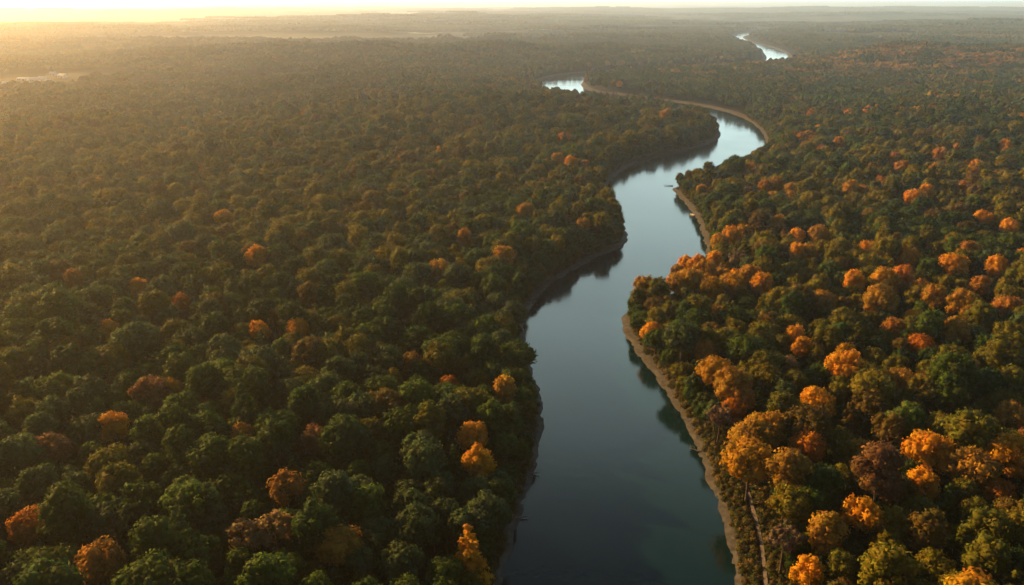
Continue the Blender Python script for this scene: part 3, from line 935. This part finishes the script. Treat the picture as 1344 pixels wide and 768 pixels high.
# far
fx, fy = grid_points(FARP, 1500, FAR_R, 0.0, 300)
sd, side = river_sd(fx, fy)
dd = np.hypot(fx, fy)
om = open_mask(fx, fy)
inr = (dd >= MID_R + FARP * .3) & (dd < FAR_R)
nearw = (sd < 130) & (fy < 5500)
k = inr & ~nearw & (om < .5)
add_pts(fx[k], fy[k], sd[k], side[k], np.arange(M2, M3), 1.0, 1.0, True, .7)
k = (dd >= MID_R - FARP) & (dd < FAR_R) & ((nearw & (sd > -60)) | (dd < MID_R + FARP * .3))
cx, cy_ = fx[k], fy[k]
o_ = (np.arange(5) - 2) * 30.0
ox, oy = np.meshgrid(o_, o_)
X = (cx[:, None] + ox.ravel()[None]).ravel(); Y = (cy_[:, None] + oy.ravel()[None]).ravel()
s_, e_ = river_sd(X, Y)
kk = (s_ > 45) & (open_mask(X, Y) < .5) & (np.hypot(X, Y) >= MID_R)
add_pts(X[kk], Y[kk], s_[kk], e_[kk], np.arange(M1, M2), .92, 1.08, True, .45)
kk = (s_ <= 45) & (s_ > -20) & (np.hypot(X, Y) >= MID_R)
singles(X[kk], Y[kk], 17, MID_R)

def instancer(name, pts, meshes_trunks, **props):
    X, Y, Z, K, S_, R_, T_ = [np.concatenate([p_[i] for p_ in pts]) for i in range(7)]
    me = bpy.data.meshes.new(name)
    me.vertices.add(len(X)); me.vertices.foreach_set('co', np.c_[X, Y, Z].astype(np.float32).ravel())
    for an, ty, ar, key in (('model', 'INT', K.astype(np.int32), 'value'), ('size', 'FLOAT', S_.astype(np.float32), 'value'), ('turn', 'FLOAT', R_.astype(np.float32), 'value')):
        a_ = me.attributes.new(an, ty, 'POINT'); a_.data.foreach_set(key, ar)
    a_ = me.attributes.new('tint', 'FLOAT_COLOR', 'POINT')
    a_.data.foreach_set('color', np.c_[T_, np.ones(len(T_))].astype(np.float32).ravel())
    me.update()
    o = link(name, me, **props)
    ng = bpy.data.node_groups.new(name, 'GeometryNodeTree')
    ng.interface.new_socket('Geometry', in_out='INPUT', socket_type='NodeSocketGeometry')
    ng.interface.new_socket('Geometry', in_out='OUTPUT', socket_type='NodeSocketGeometry')
    N, Lk = ng.nodes, ng.links
    gi, go = N.new('NodeGroupInput'), N.new('NodeGroupOutput')
    def attr(nm_, ty):
        q = N.new('GeometryNodeInputNamedAttribute'); q.data_type = ty; q.inputs['Name'].default_value = nm_
        return q.outputs['Attribute']
    mdl, siz, trn = attr('model', 'INT'), attr('size', 'FLOAT'), attr('turn', 'FLOAT')
    cmb = N.new('ShaderNodeCombineXYZ'); Lk.new(trn, cmb.inputs['Z'])
    e2r = N.new('FunctionNodeEulerToRotation'); Lk.new(cmb.outputs[0], e2r.inputs[0])
    jn = N.new('GeometryNodeJoinGeometry')
    for k, ms in enumerate(meshes_trunks):
        if not np.any(K == k): continue
        cp = N.new('FunctionNodeCompare'); cp.data_type = 'INT'; cp.operation = 'EQUAL'
        Lk.new(mdl, cp.inputs[2]); cp.inputs[3].default_value = k
        jj_ = N.new('GeometryNodeJoinGeometry')
        for m_ in ms:
            so = bpy.data.objects.new('model_source', m_)      # kept out of the scene, geometry only
            oi = N.new('GeometryNodeObjectInfo'); oi.inputs['Object'].default_value = so
            oi.inputs['As Instance'].default_value = False
            Lk.new(oi.outputs['Geometry'], jj_.inputs[0])
        ip = N.new('GeometryNodeInstanceOnPoints')
        Lk.new(gi.outputs[0], ip.inputs['Points']); Lk.new(cp.outputs[0], ip.inputs['Selection'])
        Lk.new(jj_.outputs[0], ip.inputs['Instance']); Lk.new(e2r.outputs[0], ip.inputs['Rotation']); Lk.new(siz, ip.inputs['Scale'])
        Lk.new(ip.outputs[0], jn.inputs[0])
    Lk.new(jn.outputs[0], go.inputs[0])
    md = o.modifiers.new('growth', 'NODES'); md.node_group = ng
    return o, len(X)

models = [[c, t] for c, t in zip(CROWNS, TRUNKS)] + [[m_] for m_ in MID_SINGLE] + [[m_] for m_ in MID_PATCH] + [[m_] for m_ in FAR_PATCH]
_, n_inst = instancer('forest', PTS, models, kind='stuff', label='dense green and autumn forest covering the land on both banks to the horizon', category='forest')
print('forest instances', n_inst, 'own trees', len(TREES))

# ------------------------------------------------------------------ undergrowth along the banks
def shrub_mesh(seed):
    g = np.random.default_rng(seed)
    n_ = 170
    d = g.normal(size=(n_, 3)); d[:, 2] = np.abs(d[:, 2]); d /= np.linalg.norm(d, axis=1)[:, None]
    p_ = d * g.uniform(.55, 1.05, (n_, 1)) * np.array([1, 1, .8])
    nn = d + g.normal(0, .5, (n_, 3)); nn /= np.linalg.norm(nn, axis=1)[:, None]
    a = np.cross(nn, g.normal(size=(n_, 3))); a /= np.linalg.norm(a, axis=1)[:, None]; b_ = np.cross(nn, a)
    sz = g.uniform(.10, .24, (n_, 1))
    q4 = np.stack([p_ - a * sz, p_ - b_ * sz * .6, p_ + a * sz, p_ + b_ * sz * .6], 1).reshape(-1, 3)
    br = g.uniform(.6, 1.35, (n_, 1)); c = np.repeat(np.c_[br * 1.05, br, br * .9], 4, axis=0)
    return foliage_mesh('shrub', (q4, np.arange(n_ * 4), np.full(n_, 4), c, np.repeat(d, 4, axis=0)))
SHR = [shrub_mesh(700 + k) for k in range(4)]
UP = []
sel = np.nonzero((BQ[:, 1] > 110) & (BQ[:, 1] < 900))[0]
n_ = 16000
idx = rng.choice(sel, n_, p=(1 / BQ[sel, 1]) / np.sum(1 / BQ[sel, 1]))
off = 1.5 + 11.4 * rng.random(n_) ** 1.3
sx_ = BQ[idx] + BN[idx] * off[:, None] + rng.normal(0, 1.0, (n_, 2))
sd, side = river_sd(sx_[:, 0], sx_[:, 1])
fpd = np.min(np.hypot(sx_[:, 0][:, None] - fp[:, 0][None], sx_[:, 1][:, None] - fp[:, 1][None]), axis=1)
k = (sd > np.where(sx_[:, 1] < np.where(side > .5, 240, 300), 1.4, 2.8) + rng.uniform(0, 1.3, n_)) & (sd < 15) & (fpd > 1.1)
sx_, sd, side = sx_[k], sd[k], side[k]; n_ = len(sx_)
sz_ = np.maximum(height(sx_[:, 0], sx_[:, 1], sd), np.interp(sd, [1.8, 3.7, 4.8, 6.2, 8.5, 10.5], [.62, .95, 1.2, 1.4, 1.5, 0.9])) - .1
cols_ = np.array([(.05, .062, .02), (.075, .08, .025), (.11, .10, .035), (.14, .10, .04), (.045, .05, .022)])[rng.integers(0, 5, n_)] * rng.uniform(.75, 1.15, (n_, 1))
UP.append((sx_[:, 0], sx_[:, 1], sz_, rng.integers(0, 4, n_), rng.uniform(.45, 1.35, n_), rng.uniform(0, 6.28, n_), cols_))
instancer('undergrowth', UP, [[m_] for m_ in SHR], kind='stuff', label='low shrubs and rough grass along the top of both riverbanks', category='undergrowth')

# ------------------------------------------------------------------ far buildings in the clearing
def gable_house(label, u, v, L, W, H, RH, turn, nwin, wall=wall_m, roof=roof_m):
    x, y, z = unproject(u, v, 1.5)
    t = empty('farm_building', (x, y, z), turn)
    t['label'] = label; t['category'] = 'building'; t['group'] = 'pale buildings in the far clearing'
    b = MB(); b.box((0, 0, H / 2), (L, W, H))
    for sx in (-1, 1):
        b.add([(sx * L / 2, -W / 2, H), (sx * L / 2, W / 2, H), (sx * L / 2, 0, H + RH)], [(0, 1, 2)])
    link('wall', b.mesh('wall', wall), t)
    r_ = MB()
    for sy in (-1, 1):
        e = 0.5; lo = (sy * (W / 2 + e), H - e * RH / (W / 2)); hi = (0, H + RH)
        P = [(-L / 2 - e, lo[0], lo[1] + .06), (L / 2 + e, lo[0], lo[1] + .06), (L / 2 + e, hi[0], hi[1] + .06), (-L / 2 - e, hi[0], hi[1] + .06)]
        r_.add(P + [(a, b_, c + .2) for a, b_, c in P], [(3, 2, 1, 0), (4, 5, 6, 7), (0, 1, 5, 4), (1, 2, 6, 5), (2, 3, 7, 6), (3, 0, 4, 7)])
    link('roof', r_.mesh('roof', roof), t)
    d_ = MB(); d_.box((L * .12, -W / 2 - .03, 1.25), (2.4, .05, 2.5)); link('door', d_.mesh('door', wood_m), t)
    for k in range(nwin):
        xx = -L / 2 + (k + .5) * L / nwin
        if abs(xx - L * .12) < 2.2: continue
        q = MB(); q.box((xx, -W / 2 - .03, H * .58), (1.5, .05, 1.3)); link('window', q.mesh('window', glass_m), t)
for args in [
    ('small white house nearest the left edge in the far clearing', 8, 111, 9, 7, 3.6, 2.4, .25, 3),
    ('long low white shed farther back toward the left edge of the clearing', 31, 104.5, 17, 8, 3.2, 1.8, -.1, 5),
    ('white house with its gable askew, first of three in a row', 45, 108, 12, 8, 4.2, 2.6, .5, 4),
    ('white house in the middle of the row of three', 56, 107, 11, 7, 4.0, 2.4, -.15, 4),
    ('small white house at the right end of the row of three', 65.5, 107.8, 8, 7, 3.8, 2.4, .3, 3),
    ('small white house standing farthest back in the clearing', 70, 98, 9, 6, 3.8, 2.2, .1, 3),
    ('white house standing alone right of the row of three', 83, 104, 12, 8, 4.2, 2.4, -.3, 4),
    ('pale house, left one of two at the right end of the clearing', 129, 108.8, 11, 8, 4.0, 2.6, .1, 4),
    ('long white shed at the right end of the clearing', 151, 108.6, 15, 8, 3.8, 2.2, -.05, 5)]:
    gable_house(*args)

def field(u, v, wu, dv):
    x, y = onplane(u, v, 8.0); x2, _ = onplane(u + wu, v, 8.0)
    _, ya = onplane(u, v - dv, 8.0); _, yb = onplane(u, v + dv, 8.0)
    rx, ry, cy0 = abs(x2 - x), abs(ya - yb) / 2, (ya + yb) / 2
    nx_, ny_ = 40, 24
    X, Y = np.meshgrid(np.linspace(-1, 1, nx_), np.linspace(-1, 1, ny_), indexing='ij')
    PX = (x + rx * X * (1 - .12 * Y)).ravel(); PY = (cy0 + ry * Y + .15 * ry * X).ravel()
    s_, _ = river_sd(PX, PY)
    Z = height(PX, PY, s_) + 1.0
    a = (np.arange(nx_ - 1)[:, None] * ny_ + np.arange(ny_ - 1)[None, :]).ravel()
    link('field', mesh_np('field', np.c_[PX, PY, Z], np.c_[a, a + ny_, a + ny_ + 1, a + 1].ravel(), np.full(len(a), 4), field_m, True), kind='structure')
for a_ in FIELDS: field(*a_)

# ------------------------------------------------------------------ small things at the water
def log_at(label, u, v, length, turn, name='driftwood_log'):
    x, y = onplane(u, v, .1)
    g_ = random.Random(u)
    t = empty(name, (x, y, 0.12), turn); t['label'] = label; t['category'] = 'log'
    b = MB()
    pts = [(-length / 2 + length * k / 6, g_.uniform(-.12, .12), .10 + .35 * (k / 6) + g_.uniform(-.05, .05)) for k in range(7)]
    b.tube(pts, [.28, .26, .23, .20, .16, .11, .05], 8)
    link('trunk', b.mesh('trunk', wood_m, True), t)
    for k in range(3):
        q = pts[3 + k]; b = MB(); s_ = 1 if k % 2 else -1
        b.tube([q, (q[0] + .35, q[1] + s_ * .5, q[2] + .35), (q[0] + .9, q[1] + s_ * .9, q[2] + .5 + .3 * k)], [.08, .05, .015], 5)
        link('branch', b.mesh('branch', wood_m, True), t)
log_at('bare driftwood log jutting from the left bank, nearest of three', 684, 680, 3.6, .15)
log_at('bare driftwood log jutting from the left bank below the orange pair', 701, 622, 3.0, -.2)
log_at('dark snag reaching out from the tip of the right bank bend', 877, 244, 6.5, 3.0)
log_at('driftwood log lying at the right bank beside the wide bend', 912, 592, 3.2, 2.6)

bx_, by_ = onplane(908, 282, .1)
bt = empty('rowing_boat', (bx_, by_, 0.0), 1.9)
bt['label'] = 'small pale rowing boat pulled in at the right bank bend'; bt['category'] = 'boat'
st = [(-2.1, .62, .55), (-1.2, .82, .50), (0, .88, .48), (1.2, .66, .54), (2.2, .05, .70)]
V, Fc = [], []
for X_, hw, hz in st:
    V += [(X_, -hw, hz), (X_, -hw * .75, .08), (X_, 0, -.12), (X_, hw * .75, .08), (X_, hw, hz)]
for i in range(4):
    for k in range(4): Fc.append((i * 5 + k, i * 5 + k + 1, i * 5 + k + 6, i * 5 + k + 5))
Fc.append((0, 1, 2, 3, 4))
b = MB(); b.add(V, Fc)
hull = link('hull', b.mesh('hull', boat_m), bt)
so_ = hull.modifiers.new('planking', 'SOLIDIFY'); so_.thickness = .05
for xx, hw in ((-1.0, .76), (.4, .72)):
    b = MB(); b.box((xx, 0, .36), (.28, hw * 2, .05)); link('seat', b.mesh('seat', wood_m), bt)

# ------------------------------------------------------------------ haze
hb = MB(); hb.box((0, 0, 66.5), (100000, 100000, 139))
haze_m = bpy.data.materials.new('haze'); haze_m.use_nodes = True
nt = haze_m.node_tree
nt.nodes.remove(nt.nodes['Principled BSDF'])
pv = nt.nodes.new('ShaderNodeVolumePrincipled')
pv.inputs['Color'].default_value = (0.92, 0.92, 0.92, 1)
pv.inputs['Density'].default_value = HAZE_DENSITY
pv.inputs['Anisotropy'].default_value = HAZE_G
nt.links.new(pv.outputs[0], nt.nodes['Material Output'].inputs['Volume'])
link('haze', hb.mesh('haze', haze_m), kind='stuff')
